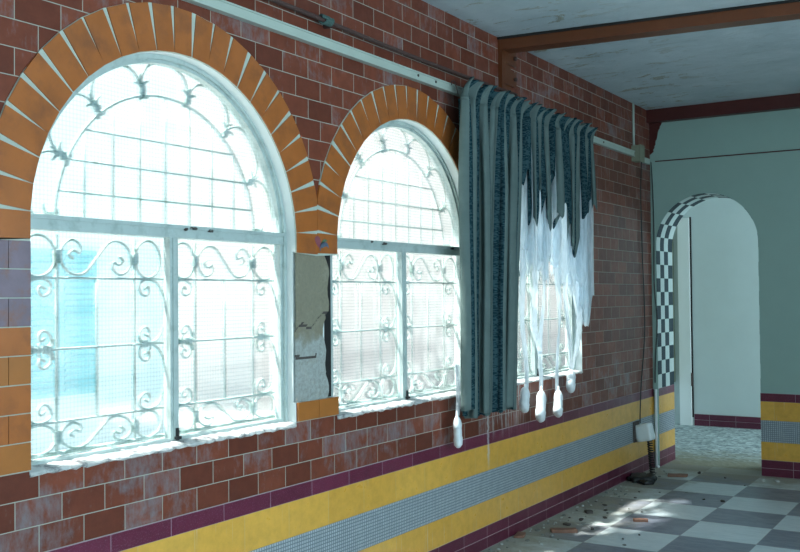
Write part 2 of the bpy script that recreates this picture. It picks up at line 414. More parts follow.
# exposed render on the pier between first and second windows
pm = MB(); ny, nz = 26, 60; ya, yb_ = c1_ + r1_ + .004, c2_ - r2_ - .075
vs = []; crk = []; rr = random.Random(3)
for j in range(nz + 1):
    for i in range(ny + 1):
        u, v = i / ny, j / nz
        z = lerp(PB, PT, v); e = .018 * math.sin(9 * v + 1) + .012 * math.sin(23 * v)
        y = lerp(ya, yb_ + e * u, u)
        ck = 0; step = -.004 if v > .46 + .10 * u + .03 * math.sin(u * 9) else -.010
        if v < .17 and u > .74: step = -.0165
        if abs(v - (.28 + .12 * (u - .4) ** 2)) < .013 and u < .7: step = -.013; ck = 1
        if abs(v - (.46 + .10 * u + .03 * math.sin(u * 9))) < .011: step = -.013; ck = 1
        crk.append(ck); vs.append((step + rr.uniform(-.001, .001), y, z))
k = ny + 1
pm.add(vs, [(j * k + i, j * k + i + 1, (j + 1) * k + i + 1, (j + 1) * k + i) for j in range(nz) for i in range(ny)], 0, True)
pm.m = [2 if crk[f_[0]] and crk[f_[1]] else 0 for f_ in pm.f]
pm.box(-.10, -.035, yb_ - .03, c2_ - r2_ - .001, PB, PT, 1)  # dark box covers the sunlit notch; the gap's shade is its black colour
pz = pm.build('pier_render', [M['pier'], M['void'], M['rub_dark']])
struct(pz, 'patch of bare grey cement render on the pier between the first two windows', 'render patch')

# ------------------------------------------------------------------ orange tile surrounds
def clip(poly, cy, keep_less):
    out = []
    for i, p in enumerate(poly):
        q = poly[(i + 1) % len(poly)]
        pin = (p[0] <= cy) if keep_less else (p[0] >= cy); qin = (q[0] <= cy) if keep_less else (q[0] >= cy)
        if pin: out.append(p)
        if pin != qin:
            t = (cy - p[0]) / (q[0] - p[0]); out.append((cy, lerp(p[1], q[1], t)))
    return out
def clip_c(poly, cy0, cy1):
    if cy0 is not None: poly = clip(poly, cy0, False)
    if poly and cy1 is not None: poly = clip(poly, cy1, True)
    return poly
J12 = (c1_ + r1_ + c2_ - r2_) / 2; J23 = (c2_ + r2_ + c3_ - r3_) / 2
def surround(idx, lo, hi, left_col, right_col, label):
    c, r = WIN[idx]; m = MB(); n = 25; da = 7.5; ri, ro = r + .001, r + .190
    # mortar backing
    def back(poly):
        poly = clip_c(poly, lo, hi)
        if len(poly) > 2: m.prism([poly], yz, .0002, .006, 1)
    for i in range(n):
        a0, a1 = (i - .5) * da, (i + .5) * da
        back([(c + ri * math.cos(R(a0)), SP + ri * math.sin(R(a0))), (c + ro * math.cos(R(a0)), SP + ro * math.sin(R(a0))),
              (c + ro * math.cos(R(a1)), SP + ro * math.sin(R(a1))), (c + ri * math.cos(R(a1)), SP + ri * math.sin(R(a1)))])
        am = R((a0 + a1) / 2 + rnd.uniform(-.3, .3)); hw = ri * R(da) / 2 - .0016
        d = (math.cos(am), math.sin(am)); p = (-d[1], d[0])
        j = rnd.uniform(-.002, .002)
        q = [(c + d[0] * a + p[0] * b, SP + d[1] * a + p[1] * b) for a, b in ((ri + .001, -hw), (ro - .003 + j, -hw - .003), (ro - .003 + j, hw + .003), (ri + .001, hw))]
        q = clip_c(q, None if lo is None else lo + .0015, None if hi is None else hi - .0015)
        if len(q) > 2: m.prism([q], yz, .0005, .0105 + rnd.uniform(-.001, .001), 0)
    def column(ya, yb, z0, z1, purple=()):
        m.box(.0002, .006, ya, yb, z0, z1, 1)
        z = z0; k = 0
        while z < z1 - .03:
            zt = min(z + .0985, z1)
            mi = 3 if k in purple else (2 if k % 3 == 0 else 0)
            if k % 2 == 0: m.box(.0005, .0105, ya + .002, yb - .001, z + .002, zt - .002, mi)
            else:
                ym = lerp(ya, yb, .53); m.box(.0005, .0105, ya + .002, ym - .0015, z + .002, zt - .002, mi); m.box(.0005, .0105, ym + .0015, yb - .001, z + .002, zt - .002, mi)
            z = zt; k += 1
    if left_col: column(c - r - .19, c - r, 1.017, 1.812, left_col)
    if right_col: column(c + r, c + r + right_col[0], right_col[1], SP)
    o = m.build('trim_%d' % (idx + 1), [M['orange'], M['mortar'], M['orange2'], M['purple']])
    struct(o, label, 'arch surround')
    return m
surround(0, None, J12, (5, 6, 7), None, 'orange tiled arch surround of the first and largest window with purple tiles at left')
surround(1, J12, J23, None, None, 'orange tiled arch surround of the middle window left of the curtain')
surround(2, J23, None, None, (.185, 1.72), 'orange tiled arch surround hidden behind the curtain')
# tiles at the foot and head of the pier
m = MB(); pa, pb = c1_ + r1_, c2_ - r2_
for a, b in ((pa + .004, J12 + .0), (J12 + .003, pb - .002)): m.box(.0003, .0105, a, b, 1.018, 1.106, 0)

struct(m.build('trim_4', [M['orange2'], M['orange'], M['mortar']]), 'orange tiles at the foot of the bare pier', 'tile trim')
# rooster painted on the top tile of the pier
m = MB()
def blob(P, mi):
    m.prism([[(p.y, p.z) for p in catmull([(0, J12 + .004 + a * .85, SP + .003 + b * .72) for a, b in P], 4, True)]], yz, .0118, .0126, mi)
blob([(-.035, .035), (-.012, .05), (.012, .035), (.02, 0), (.012, -.03), (-.008, -.02), (-.028, .005)], 0)
blob([(.012, -.015), (.03, .005), (.055, .012), (.085, .002), (.098, -.03), (.08, -.018), (.055, -.022), (.03, -.032)], 1)
blob([(.02, -.006), (.05, .03), (.085, .022), (.06, .012)], 2)
blob([(.012, -.025), (.020, -.025), (.020, -.048), (.012, -.048)], 1)
rt = m.build('painted_rooster_motif', [M['rooster_red'], M['rooster_blue'], M['rooster_green']])
struct(rt, 'red and blue rooster painted on the orange tile above the bare pier', 'painted tile')

# ------------------------------------------------------------------ windows and grilles
XF = -.07
def window(idx, name, label):
    c, r = WIN[idx]; root = empty(name, (XF, c, SILL)); struct(root, label, 'window')
    cc = c + .012; rf = r - .012; ZT0, ZT1 = 1.852, 1.902
    # casing: outer frame following the arch, two steps
    m = MB()
    outer = lambda g: [(cc - rf + g, SILL + g), (cc + rf - g, SILL + g)] + arch_pts(cc, rf - g, SP + .01, 0, 180, 40)
    m.prism([outer(-.011), outer(.016)], yz, -.115, -.052, 0)
    m.prism([outer(.014), outer(.030)], yz, -.105, -.066, 0)
    m.build('frame', M['paint'], root)
    m = MB(); m.box(-.108, -.056, cc - rf + .018, cc + rf - .018, ZT0, ZT1)
    m.box(-.100, -.048, cc - rf + .018, cc + rf - .018, ZT1 - .012, ZT1 + .003)
    tr = m.build('transom', M['paint'], root)
    m = MB()
    for k in range(3):
        t = rnd.uniform(.1, .9); y = lerp(cc - rf, cc + rf, t)
        m.rbox(-.050, y, ZT1 - .006 + rnd.uniform(-.008, .004), .007, rnd.uniform(.015, .05), .009, None, .7, 0, .003)
    m.build('rust_patch', M['rub_dark'], tr)
    m = MB(); m.box(-.098, -.062, cc - .023, cc + .023, SILL + .02, ZT0); m.box(-.090, -.056, cc - .010, cc + .010, SILL + .02, ZT0)
    mu = m.build('mullion', M['paint'], root)
    m = MB(); m.rbox(-.052, cc + .004, SILL + .045, .012, .012, .05); m.rbox(-.048, cc + .004, SILL + .030, .018, .026, .012); m.build('bolt', M['black'], mu)
    # panes
    for a, b in ((cc - rf + .026, cc - .02), (cc + .02, cc + rf - .026)):
        m = MB(); m.box(-.0865, -.0835, a, b, SILL + .026, ZT0 + .006); m.build('glass_pane', M['glass'], root)
    m = MB(); rg = rf - .026
    m.prism([[(cc + rg, ZT1 - .006)] + arch_pts(cc, rg, SP + .01, 4, 176, 40) + [(cc - rg, ZT1 - .006)]], yz, -.0865, -.0835)
    m.build('glass_pane', M['glass'], root)
    # rough sill
    m = MB(); n = 60; prof = []
    for i in range(n + 1):
        y = lerp(c - r + .002, c + r - .002, i / n); f = .006 + rnd.uniform(-.004, .005); h = rnd.uniform(-.003, .004)
        prof += [(-.12, y, SILL + .022 + h), (-.03, y, SILL + .014 + h), (f - .006, y, SILL + .006 + h), (f, y, SILL - .001 + rnd.uniform(-.005, .004)), (.0005, y, SILL - .006 + rnd.uniform(-.006, .003)), (-.12, y, SILL - .01)]
    fs = []
    for i in range(n):
        for j in range(6):
            a = i * 6 + j; b = i * 6 + (j + 1) % 6; fs.append((a, b, b + 6, a + 6))
    fs += [tuple(range(6)), tuple(n * 6 + j for j in range(6))[::-1]]
    m.add(prof, fs); m.build('sill', M['sillp'], root)
    return root
window(0, 'window_1', 'large arched window nearest the camera with white frame and ribbed glass')
window(1, 'window_2', 'middle arched window between the bare pier and the curtain')
window(2, 'window_3', 'arched window half hidden behind the torn curtain')

XG = -.128
def scroll(m, P, r=.0055, n=7):
    m.tube([(XG + (p.x), p.y, p.z) for p in catmull([(0, a, b) for a, b in P], n)], r, 6)
def rosette(m, y, z, ang, s=1.0):
    """small cluster of curled leaves around a boss; ang points outward along the stem"""
    m.rbox(XG + .004, y, z, .02 * s, .032 * s, .036 * s, None, .9)
    for da, L in ((0, .075), (28, .06), (-28, .06)):
        a = R(ang + da); p = [(y, z), (y + math.cos(a) * L * .55 * s, z + math.sin(a) * L * .55 * s), (y + math.cos(a + R(da) * .8) * L * s, z + math.sin(a + R(da) * .8) * L * s)]
        c = catmull([(0, u, v) for u, v in p], 5); k = len(c)
        m.tube([(XG + .006, q.y, q.z) for q in c], [lerp(.011, .004, i / (k - 1)) * s for i in range(k)], 6)
    for sg in (1, -1):
        a = ang + 180; P = []
        for i in range(8):
            t = i / 7; th = R(a + sg * (25 + 190 * t)); rad = lerp(.020, .012, t) * s
            o = (y + math.cos(R(a + sg * 42)) * .030 * s, z + math.sin(R(a + sg * 42)) * .030 * s)
            P.append((o[0] + math.cos(th - sg * R(150)) * rad, o[1] + math.sin(th - sg * R(150)) * rad))
        P = [(y, z)] + P; k = len(P)
        m.tube([(XG + .004, u, v) for u, v in P], [lerp(.008, .004, i / (k - 1)) * s for i in range(k)], 5)
def grille(idx, label):
    c, r = WIN[idx]; cc = c + .030; h = r - .016; zb, zt = SILL + .035, 1.842; z0 = 1.885
    root = empty('window_grille', (XG, cc, zb)); tag(root, label, 'window grille', 'iron scrollwork grilles outside the arched windows')
    fr = MB()
    fr.tube([(XG, cc - h, zb), (XG, cc - h, z0)], .008, 6); fr.tube([(XG, cc + h, zb), (XG, cc + h, z0)], .008, 6)
    fr.tube([(XG, y, z) for y, z in arch_pts(cc, h, z0, 0, 180, 48)], .008, 6)
    fr.tube([(XG, cc - h, zb), (XG, cc + h, zb)], .008, 6); fr.tube([(XG, cc - h, z0 - .012), (XG, cc + h, z0 - .012)], .008, 6)
    fr.tube([(XG, cc, zb), (XG, cc, z0)], .008, 6)
    for y in (cc - h, cc + h):
        for z in (zb + .12, z0 - .1):
            s_ = 1 if y > cc else -1
            fr.tube([(XG, y, z), (XG - .003, y + s_ * .045, z)], .007, 6)      # lugs let into the reveal
    fr.build('frame', M['iron'], root)
    # arch lattice
    ra = h * .775; la = MB()
    la.tube([(XG, y, z) for y, z in arch_pts(cc, ra, z0, 0, 180, 48)], .0062, 6)
    for k in range(-3, 4):
        y = k * .1405
        la.tube([(XG, cc + y, z0 - .01), (XG, cc + y, z0 + math.sqrt(ra * ra - y * y))], .0048, 6)
    for k in (1, 2, 3):
        z = k * .122; hw = math.sqrt(ra * ra - z * z); la.tube([(XG, cc - hw, z0 + z), (XG, cc + hw, z0 + z)], .0048, 6)
    la.build('lattice', M['iron'], root)
    # loops of the arch with leaf clusters
    for i in range(7):
        a0, a1 = i * 180 / 7, (i + 1) * 180 / 7; am = (a0 + a1) / 2; lp = MB()
        pt = lambda rad, a: (cc + rad * math.cos(R(a)), z0 + rad * math.sin(R(a)))
        g = h - ra - .022
        half = [(.06, .10), (.05, .36), (.12, .60), (.34, .84), (.68, .97)]
        P = [pt(ra + g * q, lerp(a0, am, t)) for t, q in half] + [pt(ra + g * 1.0, am)] + [pt(ra + g * q, lerp(a1, am, t)) for t, q in reversed(half)]
        scroll(lp, P, .0056, 5); lp.build('loop', M['iron'], root)
    for i in range(8):
        a = i * 180 / 7; rs = MB()
        aa = min(max(a, 2.5), 177.5)
        rosette(rs, cc + (ra + .022) * math.cos(R(aa)), z0 + (ra + .022) * math.sin(R(aa)), a, .9); rs.build('leaf_cluster', M['iron'], root)
    # two casement fields
    for sgn in (-1, 1):
        ya, yb = (cc - h, cc) if sgn < 0 else (cc, cc + h)
        W = yb - ya; b1, b2, b3 = ya + W * .235, ya + W * .495, ya + W * .76
        zl, zm, zh = zb + .115, (zb + zt) / 2 - .02, zt - .160
        bars = MB()
        for y in (b1, b3): bars.tube([(XG, y, zb), (XG, y, zt)], .006, 6)
        bars.tube([(XG, b2, zl), (XG, b2, zh)], .0055, 6)
        for z in (zl, zm, zh): bars.tube([(XG, ya, z), (XG, yb, z)], .0055, 6)
        bars.build('bars', M['iron'], root)
        def oval(a, b, c_, d, bd=.004):
            m = MB(); cy, cz, ry, rz = (a + b) / 2, (c_ + d) / 2, (b - a) / 2 - bd, (d - c_) / 2 - bd
            m.tube([(XG, cy + ry * math.cos(2 * math.pi * t / 28), cz + rz * math.sin(2 * math.pi * t / 28)) for t in range(28)], .0055, 6, closed=True)
            m.build('ring', M['iron'], root)
        for a, b in ((ya + .006, b1), (b3, yb - .006)):
            a2, b2 = (a + .022, b) if abs(a - .006 - cc) < .01 else ((a, b - .022) if abs(b + .006 - cc) < .01 else (a, b))
            oval(a2, b2, zb, zl); oval(a2, b2, zh, zt)
        def sscroll(a, b, c_, d, flip):
            m = MB(); cy, cz, ry, rz = (a + b) / 2, (c_ + d) / 2, (b - a) / 2, (d - c_) / 2
            P = [(-.62, -.10), (-.72, .12), (-.60, .34), (-.46, .20), (-.44, .58), (-.66, .86), (-.90, .45), (-.92, -.30), (-.68, -.82), (-.34, -.80), (0, 0),
                 (.34, .80), (.68, .82), (.92, .30), (.90, -.45), (.66, -.86), (.44, -.58), (.46, -.20), (.60, -.34), (.72, -.12), (.62, .10)]
            scroll(m, [(cy + u * ry * .96, cz + (v if not flip else -v) * rz * .95) for u, v in P], .0055, 6); m.build('s_scroll', M['iron'], root)
        sscroll(b1, b3, zh, zt, sgn > 0); sscroll(b1, b3, zb, zl, sgn > 0)
        def cscroll(bar, edge, za, zb2):
            """C-shaped scroll with curled tips, its back against the outer edge"""
            m = MB(); d = edge - bar; hh = zb2 - za
            P = [(.30, .16), (.42, .12), (.46, .20), (.34, .26), (.18, .20), (.16, .08), (.40, .01), (.72, .07), (.93, .28), (.96, .5), (.93, .72), (.72, .93), (.40, .99), (.16, .92), (.18, .80), (.34, .74), (.46, .80), (.42, .88), (.30, .84)]
            scroll(m, [(bar + u * d, za + v * hh) for u, v in P], .0055, 5); m.build('c_scroll', M['iron'], root)
        for za, zb2 in ((zl, zm), (zm, zh)):
            cscroll(b1, ya, za, zb2); cscroll(b3, yb, za, zb2)
        for y, e in ((b1, ya), (b3, yb)):
            rs = MB(); rosette(rs, lerp(y, e, .3), zm, 0 if e < y else 180, .85); rs.build('leaf_cluster', M['iron'], root)
            for z in ((zb + zl) / 2, (zh + zt) / 2):
                rs = MB(); rs.rbox(XG + .003, y, z, .022, .026, .05, None, .8); rs.build('collar', M['iron'], root)
    return root
grille(0, 'pale iron scrollwork grille outside the large window nearest the camera')
grille(1, 'pale iron scrollwork grille outside the middle window left of the curtain')
grille(2, 'pale iron scrollwork grille outside the window behind the torn curtain')

# dry leaf caught in the first window's arch
m = MB()
m.add([(XG + .012, 3.522, 2.335), (XG + .02, 3.535, 2.36), (XG + .01, 3.60, 2.375), (XG + .02, 3.615, 2.34), (XG + .012, 3.585, 2.30), (XG + .022, 3.54, 2.315), (XG + .03, 3.565, 2.338)],
      [(0, 1, 6), (1, 2, 6), (2, 3, 6), (3, 4, 6), (4, 5, 6), (5, 0, 6)])
lf = m.build('dry_leaf', M['leafb']); sd = lf.modifiers.new('thick', 'SOLIDIFY'); sd.thickness = .002
tag(lf, 'small yellow-brown dry leaf caught behind the arched glass of the nearest window', 'leaf')

# ------------------------------------------------------------------ back wall, doorway
AX0, AX1, AZ = .045, .960, 2.055; AC = (AX0 + AX1) / 2; AR = (AX1 - AX0) / 2; YB2 = 9.50
XR = 5.2
w = MB()
def bloop(z0): return [(AX0, z0), (AX1, z0)] + arch_pts(AC, AR, AZ, 0, 180, 40)
outl = [(0.0, .725), (AX0, .725)] + arch_pts(AC, AR, AZ, 180, 0, 40) + [(AX1, .725), (XR + .1, .725), (XR + .1, ZC + .03), (0.0, ZC + .03)]
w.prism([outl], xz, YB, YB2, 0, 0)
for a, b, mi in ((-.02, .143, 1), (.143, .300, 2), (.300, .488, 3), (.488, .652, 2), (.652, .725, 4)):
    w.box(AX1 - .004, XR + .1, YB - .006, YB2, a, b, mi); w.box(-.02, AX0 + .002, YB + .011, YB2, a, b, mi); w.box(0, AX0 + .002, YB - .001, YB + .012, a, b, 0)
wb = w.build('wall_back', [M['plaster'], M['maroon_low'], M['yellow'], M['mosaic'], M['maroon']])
struct(wb, 'grey-green plastered end wall with an arched doorway', 'wall')
# chequered lining of the doorway
m = MB(); path = []; s = 0
for i in range(11): path.append((AX0, .725 + .1296 * i, 0))
pts = []; L1 = AZ - .725; LA = math.pi * AR; tot = 2 * L1 + LA; rowh = .1285; nrow = round(tot / rowh)
def pos(s, off):
    if s < L1: return (AX0 + off, .725 + s)
    if s < L1 + LA:
        a = math.pi - (s - L1) / AR; return (AC + (AR - off) * math.cos(a), AZ + (AR - off) * math.sin(a))
    return (AX1 - off, AZ - (s - L1 - LA))
cols = [9.0, 9.115, 9.235, 9.36, 9.5]
for i in range(nrow):
    for j in range(4):
        mi = 0 if (i + j) % 2 == 1 else 1
        for q in range(4):
            s0, s1 = lerp(i, i + 1, q / 4) * tot / nrow, lerp(i, i + 1, (q + 1) / 4) * tot / nrow
            s0 += .001 if q == 0 else 0; s1 -= .001 if q == 3 else 0
            a, b = pos(s0, .0002), pos(s1, .0002); a2, b2 = pos(s0, .002), pos(s1, .002); ya, yb = cols[j] + .001, cols[j + 1] - .001
            m.add([(a[0], ya, a[1]), (b[0], ya, b[1]), (b[0], yb, b[1]), (a[0], yb, a[1]), (a2[0], ya, a2[1]), (b2[0], ya, b2[1]), (b2[0], yb, b2[1]), (a2[0], yb, a2[1])],
                  [(0, 1, 2, 3), (4, 7, 6, 5), (0, 4, 5, 1), (3, 2, 6, 7), (0, 3, 7, 4), (1, 5, 6, 2)], mi)
struct(m.build('trim_5', [M['check_black'], M['check_white']]), 'black and white chequered tile lining of the arched doorway', 'tile lining')

# corridor beyond
YF = 12.06
w = MB(); w.box(-.9, 4.2, YF, YF + .2, -.02, 3.2); struct(w.build('wall_corridor_far', M['plaster_white']), 'pale wall at the far side of the corridor beyond the arch', 'wall')
w = MB(); w.box(-.9, -.72, YB2 - .3, YF, -.02, 3.2, 0); w.box(-.72, -.70, YB2, YF, .52, 2.6, 1)
struct(w.build('wall_corridor_left', [M['plaster_white'], M['boxp']]), 'left side wall of the corridor beyond the arch', 'wall')
w = MB(); w.box(-.9, 0.0, YB2 - .05, YB2, -.02, 3.2); struct(w.build('wall_corridor_near', M['plaster_white']), 'near side wall of the corridor', 'wall')
w = MB(); w.box(-.9, 4.2, YB2 - .02, YF + .2, 3.0, 3.2); struct(w.build('ceiling_corridor', M['plaster_white']), 'corridor ceiling', 'ceiling')
w = MB(); w.box(-.9, 4.2, YB + .25, YF + .2, -.1, 0.0); struct(w.build('floor_corridor', M['terrazzo']), 'pebbly grey terrazzo floor of the corridor, sandy at the doorway', 'floor')
w = MB(); w.box(-.47, 4.2, YF - .018, YF, 0, .072); w.box(-.47, 4.2, YF - .017, YF, .074, .140); struct(w.build('baseboard_corridor', M['maroon_low']), 'maroon tile skirting along the corridor wall', 'skirting')
d = empty('door_1', (-.55, YF - .02, 0)); struct(d, 'narrow white door jamb at the left end of the corridor wall', 'door')
w = MB(); w.box(-.635, -.495, YF - .05, YF - .001, 0, 2.53); w.build('jamb', M['house_white'], d)
w = MB(); w.box(-.494, -.478, YF - .02, YF - .001, 0.1, 2.54); w.build('gap', M['void'], d)
w = MB(); w.rbox(-.49, YF - .035, .56, .02, .03, .16); w.build('latch_plate', M['rust'], d)

# ------------------------------------------------------------------ floor, ceiling, rest of the shell
w = MB(); w.box(-.02, XR + .1, -3.1, YB + .25, -.1, 0); struct(w.build('floor', M['floor']), 'dusty chequered floor of pale and blue-grey tiles', 'floor')
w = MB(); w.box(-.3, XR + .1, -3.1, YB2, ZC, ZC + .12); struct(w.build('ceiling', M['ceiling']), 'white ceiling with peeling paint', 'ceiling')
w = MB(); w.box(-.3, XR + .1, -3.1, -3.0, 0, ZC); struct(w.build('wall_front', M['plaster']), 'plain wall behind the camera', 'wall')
OPEN = [(-2.2, -.4), (.3, 2.1), (2.8, 4.6), (5.6, 6.6)]
w = MB(); rects = [[(y, .85), (y2, .85), (y2, 2.55), (y, 2.55)] for y, y2 in OPEN]
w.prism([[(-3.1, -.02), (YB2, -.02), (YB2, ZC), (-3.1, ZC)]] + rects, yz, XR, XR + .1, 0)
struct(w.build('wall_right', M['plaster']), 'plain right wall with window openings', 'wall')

# ceiling beams
w = MB(); sk = Matrix.Translation((0, 5.83, ZC)) @ Matrix.Rotation(R(7), 4, 'Z')
w.box(.0, 5.0, 0, .13, -.085, -.002, 0, sk); w.box(0.0, 5.0, -.012, .142, -.016, -.001, 1, sk)
w.box(.001, .018, 5.83, 5.985, 2.96, ZC - .002, 0); w.box(.018, .030, 5.83, 5.865, 2.96, ZC - .08, 0)
for z in (3.20, 3.06): w.box(.018, .028, 6.0 - .13, 6.055, z - .05, z + .05, 0)
struct(w.build('trim_6', [M['beam'], M['void']]), 'brown ceiling beam crossing the room above the curtain', 'beam')
w = MB()
for z in (3.20, 3.06):
    w.tube([(.028, 6.02, z), (.045, 6.02, z)], .014, 6)
struct(w.build('trim_7', M['rust']), 'two bolt heads on the brown beam bracket', 'bolt')
w = MB(); w.box(0.0, XR, YB - .09, YB - .001, ZC - .118, ZC - .001)
n = 16; P = [(.001, ZC - .1), (.125, ZC - .1)] + [(lerp(.125, .035, (i / n) ** .7) + rnd.uniform(-.006, .006), lerp(ZC - .12, 2.93, i / n)) for i in range(1, n + 1)] + [(.001, 2.90)]
w.prism([P], xz, YB - .012, YB - .001, 0)
struct(w.build('trim_8', M['beam_dark']), 'dark maroon beam along the top of the end wall', 'beam')
w = MB(); w.box(.05, XR, YB - .006, YB - .0005, 2.832, 2.842); struct(w.build('trim_9', M['beam_dark']), 'thin dark line across the upper end wall', 'trim')
# white edge strip / pipe at the corner by the doorway
w = MB(); w.tube([(.030, YB - .022, 0.0), (.030, YB - .022, .72)], .013, 8); w.tube([(.030, YB - .022, 0.012), (.055, YB - .04, .010)], .012, 8)
tag(w.build('corner_pipe', M['cloth']), 'thin white upright pipe at the corner beside the chequered doorway', 'pipe')

# ------------------------------------------------------------------ rail, pipe, boxes, cables
w = MB(); w.box(.0005, .030, -.6, 8.47, 2.824, 2.874); w.box(.030, .036, -.6, 8.47, 2.866, 2.874); w.box(.030, .036, -.6, 8.47, 2.824, 2.831)
w.box(.0005, .030, 8.60, YB - .095, 2.800, 2.850); 
rl = empty('curtain_rail', (0, 4, 2.82)); tag(rl, 'long ivory curtain rail board running the length of the tiled wall', 'curtain rail')
w.build('board', M['rail'], rl)
for y in (4.75, 4.95, 7.7):
    w = MB(); w.tube([(.029, y, 2.852), (.034, y, 2.852)], .008, 8); w.build('screw', M['rub_dark'], rl)
w = MB(); w.tube([(.05, y, 2.945 + .006 * math.sin(y * 2.3)) for y in [i * .2 - .6 for i in range(34)]], .011, 8)
pr = empty('curtain_rod', (.03, 2.5, 2.94)); tag(pr, 'thin dark rusty rod above the ivory rail', 'rod')
w.build('rod', M['rust'], pr)
for y in (1.2, 3.9, 5.9):
    w = MB(); w.box(.0005, .05, y - .010, y + .010, 2.930, 2.958); w.build('bracket', M['rust'], pr)
w = MB()
for k in range(5):
    a = 2.4 * k
    w.tube([(.05 + .0195 * math.cos(q * .7), 3.80 + .012 * k + .004 * q, 2.9505 + .0195 * math.sin(q * .7)) for q in range(11)], .006, 5)
w.build('cord_knot', M['rag'], pr)

bx = empty('junction_box', (0, 8.53, 2.79)); tag(bx, 'olive junction box on the rail near the far corner', 'junction box')
w = MB(); w.box(.0005, .075, 8.475, 8.595, 2.785, 2.925); w.build('body', M['boxp'], bx)
w = MB(); w.box(.075, .080, 8.47, 8.60, 2.78, 2.93); w.build('lid', M['boxp'], bx)
w = MB(); w.tube([(.012, 8.51, 2.925), (.012, 8.51, ZC - .002)], .011, 8)
tag(w.build('wire_conduit', M['rail']), 'thin pale conduit rising from the junction box to the ceiling', 'conduit')
w = MB()
P = catmull([(.05, 8.60, 2.80), (.02, 8.66, 2.5), (.012, 8.70, 2.0), (.012, 8.74, 1.3), (.012, 8.62, .8), (.03, 8.52, .52), (.045, 8.48, .47)], 8)
w.tube(P, .005, 6); tag(w.build('phone_cable', M['black']), 'thin dark cable running down the tiles from the junction box to the white wall phone', 'cable')
w = MB()
P = catmull([(.02, 8.965, 2.83), (.025, 8.985, 2.6), (.030, 8.99, 2.2), (.026, 8.99, 1.7), (.05, 8.988, 1.35), (.03, 8.99, 1.05), (.022, 8.985, .78)], 8)
w.tube(P, .0045, 6); tag(w.build('loose_cable', M['black']), 'loose black cable hanging in the corner left of the chequered arch', 'cable')

ph = empty('wall_phone', (.06, 8.80, .29)); tag(ph, 'white wall phone box hanging askew with a black coiled cord', 'phone')
w = MB(); w.rbox(.088, 8.46, .388, .155, .075, .150, Matrix.Rotation(R(-13), 3, 'Y') @ Matrix.Rotation(R(-14), 3, 'Z'), .25); w.build('body', M['phone'], ph)
w = MB(); w.box(.0045, .016, 8.40, 8.54, .30, .48); w.build('back_plate', M['rub_dark'], ph)
w = MB(); P = []
for i in range(240):
    t = i / 239; a = t * 2 * math.pi * 14
    P.append((.146 + .020 * math.cos(a) + .02 * t, 8.42 + .020 * math.sin(a), lerp(.325, .035, t)))
w.tube(P, .0065, 5); w.build('coiled_cord', M['black'], ph)
w = MB(); P = [(.14 + .09 * math.cos(a * .9) * (1 - i / 130) - .08 * i / 60, 8.30 + .11 * math.sin(a), .012 + .010 * math.sin(a * 1.7) + i * .0003) for i in range(60) for a in [i * .5]]
w.tube(catmull(P, 3), .011, 6); w.rbox(.13, 8.27, .026, .20, .24, .045, Matrix.Rotation(R(20), 3, 'Z'), .8, 0, .008)
w.rbox(.19, 8.15, .018, .10, .14, .030, Matrix.Rotation(R(50), 3, 'Z'), .8, 0, .006)
tag(w.build('cable_heap', M['black']), 'heap of black cable on the floor under the wall phone', 'cable heap')

# ------------------------------------------------------------------ curtain
CU0, CU1 = 5.045, 7.13
rc = random.Random(11)
K = [(5.045, 0)]; ph_ = [rc.uniform(0, 6.28) for _ in range(5)]
NPL = 24
def fold(u, z):
    """fold displacement and pleat sharpness"""
    p = u * NPL + .25 * math.sin(u * 17 + ph_[0]) + .14 * math.sin(u * 41 + ph_[1])
    a = math.sin(2 * math.pi * p)
    big = math.sin(2 * math.pi * (u * 9.3) + ph_[2])
    t = min(1, max(0, (2.78 - z) / .5))
    sh = a * (1.25 - .25 * a * a)
    return (.040 + .012 * math.sin(u * 29 + 1)) * sh * (1 - .10 * t) + .022 * t * big
def cy(u, z):
    t = min(1, max(0, (2.78 - z) / 1.9))
    y = CU0 + (CU1 - CU0) * (u if u < .42 else u)
    # the whole left drop narrows to the foot
    if u < .42: y = CU0 + (CU1 - CU0) * u * (1 - .20 * t)
    t2 = min(1, max(0, (2.78 - z) / .3))
    return y + .006 * math.sin(z * 5 + u * 40) - .024 * t2 * math.sin(4 * math.pi * (u * NPL + .25 * math.sin(u * 17 + ph_[0]) + .14 * math.sin(u * 41 + ph_[1])))
def cx(u, z): return .130 + fold(u, z)
ct = empty('curtain', (.1, 6.0, .88)); tag(ct, 'torn grey-blue striped damask curtain hanging in front of the third window', 'curtain')
def sheet(name, u0, u1, nu, ztop, zlow, nzs, mat, off=0, keep=None, uvrep=1):
    bm = bmesh.new(); uvl = bm.loops.layers.uv.new('UVMap'); V = []
    for i in range(nu + 1):
        u = lerp(u0, u1, i / nu); zb = zlow(u); row = []
        for j in range(nzs + 1):
            z = lerp(ztop, zb, j / nzs); row.append((bm.verts.new((cx(u, z) + off, cy(u, z), z)), u, z))
        V.append(row)
    for i in range(nu):
        for j in range(nzs):
            q = (V[i][j], V[i + 1][j], V[i + 1][j + 1], V[i][j + 1])
            if keep and not keep((q[0][1] + q[1][1]) / 2, (q[0][2] + q[3][2]) / 2): continue
            f = bm.faces.new([a[0] for a in q]); f.smooth = True
            for lp, a in zip(f.loops, q): lp[uvl].uv = (a[1], a[2])
    for v in [v for v in bm.verts if not v.link_faces]: bm.verts.remove(v)
    me = bpy.data.meshes.new(name); bm.to_mesh(me); bm.free(); me.materials.append(mat)
    o = bpy.data.objects.new(name, me); COL.objects.link(o); o.parent = ct; o.matrix_parent_inverse = ct.matrix_world.inverted()
    sd = o.modifiers.new('cloth thickness', 'SOLIDIFY'); sd.thickness = .0016; sd.offset = 0
    return o
sheet('long_panel', 0, .405, 170, 2.775, lambda u: .885 + (.045 if u < .03 else 0) + .012 * math.sin(u * 60), 50, M['curtain'])
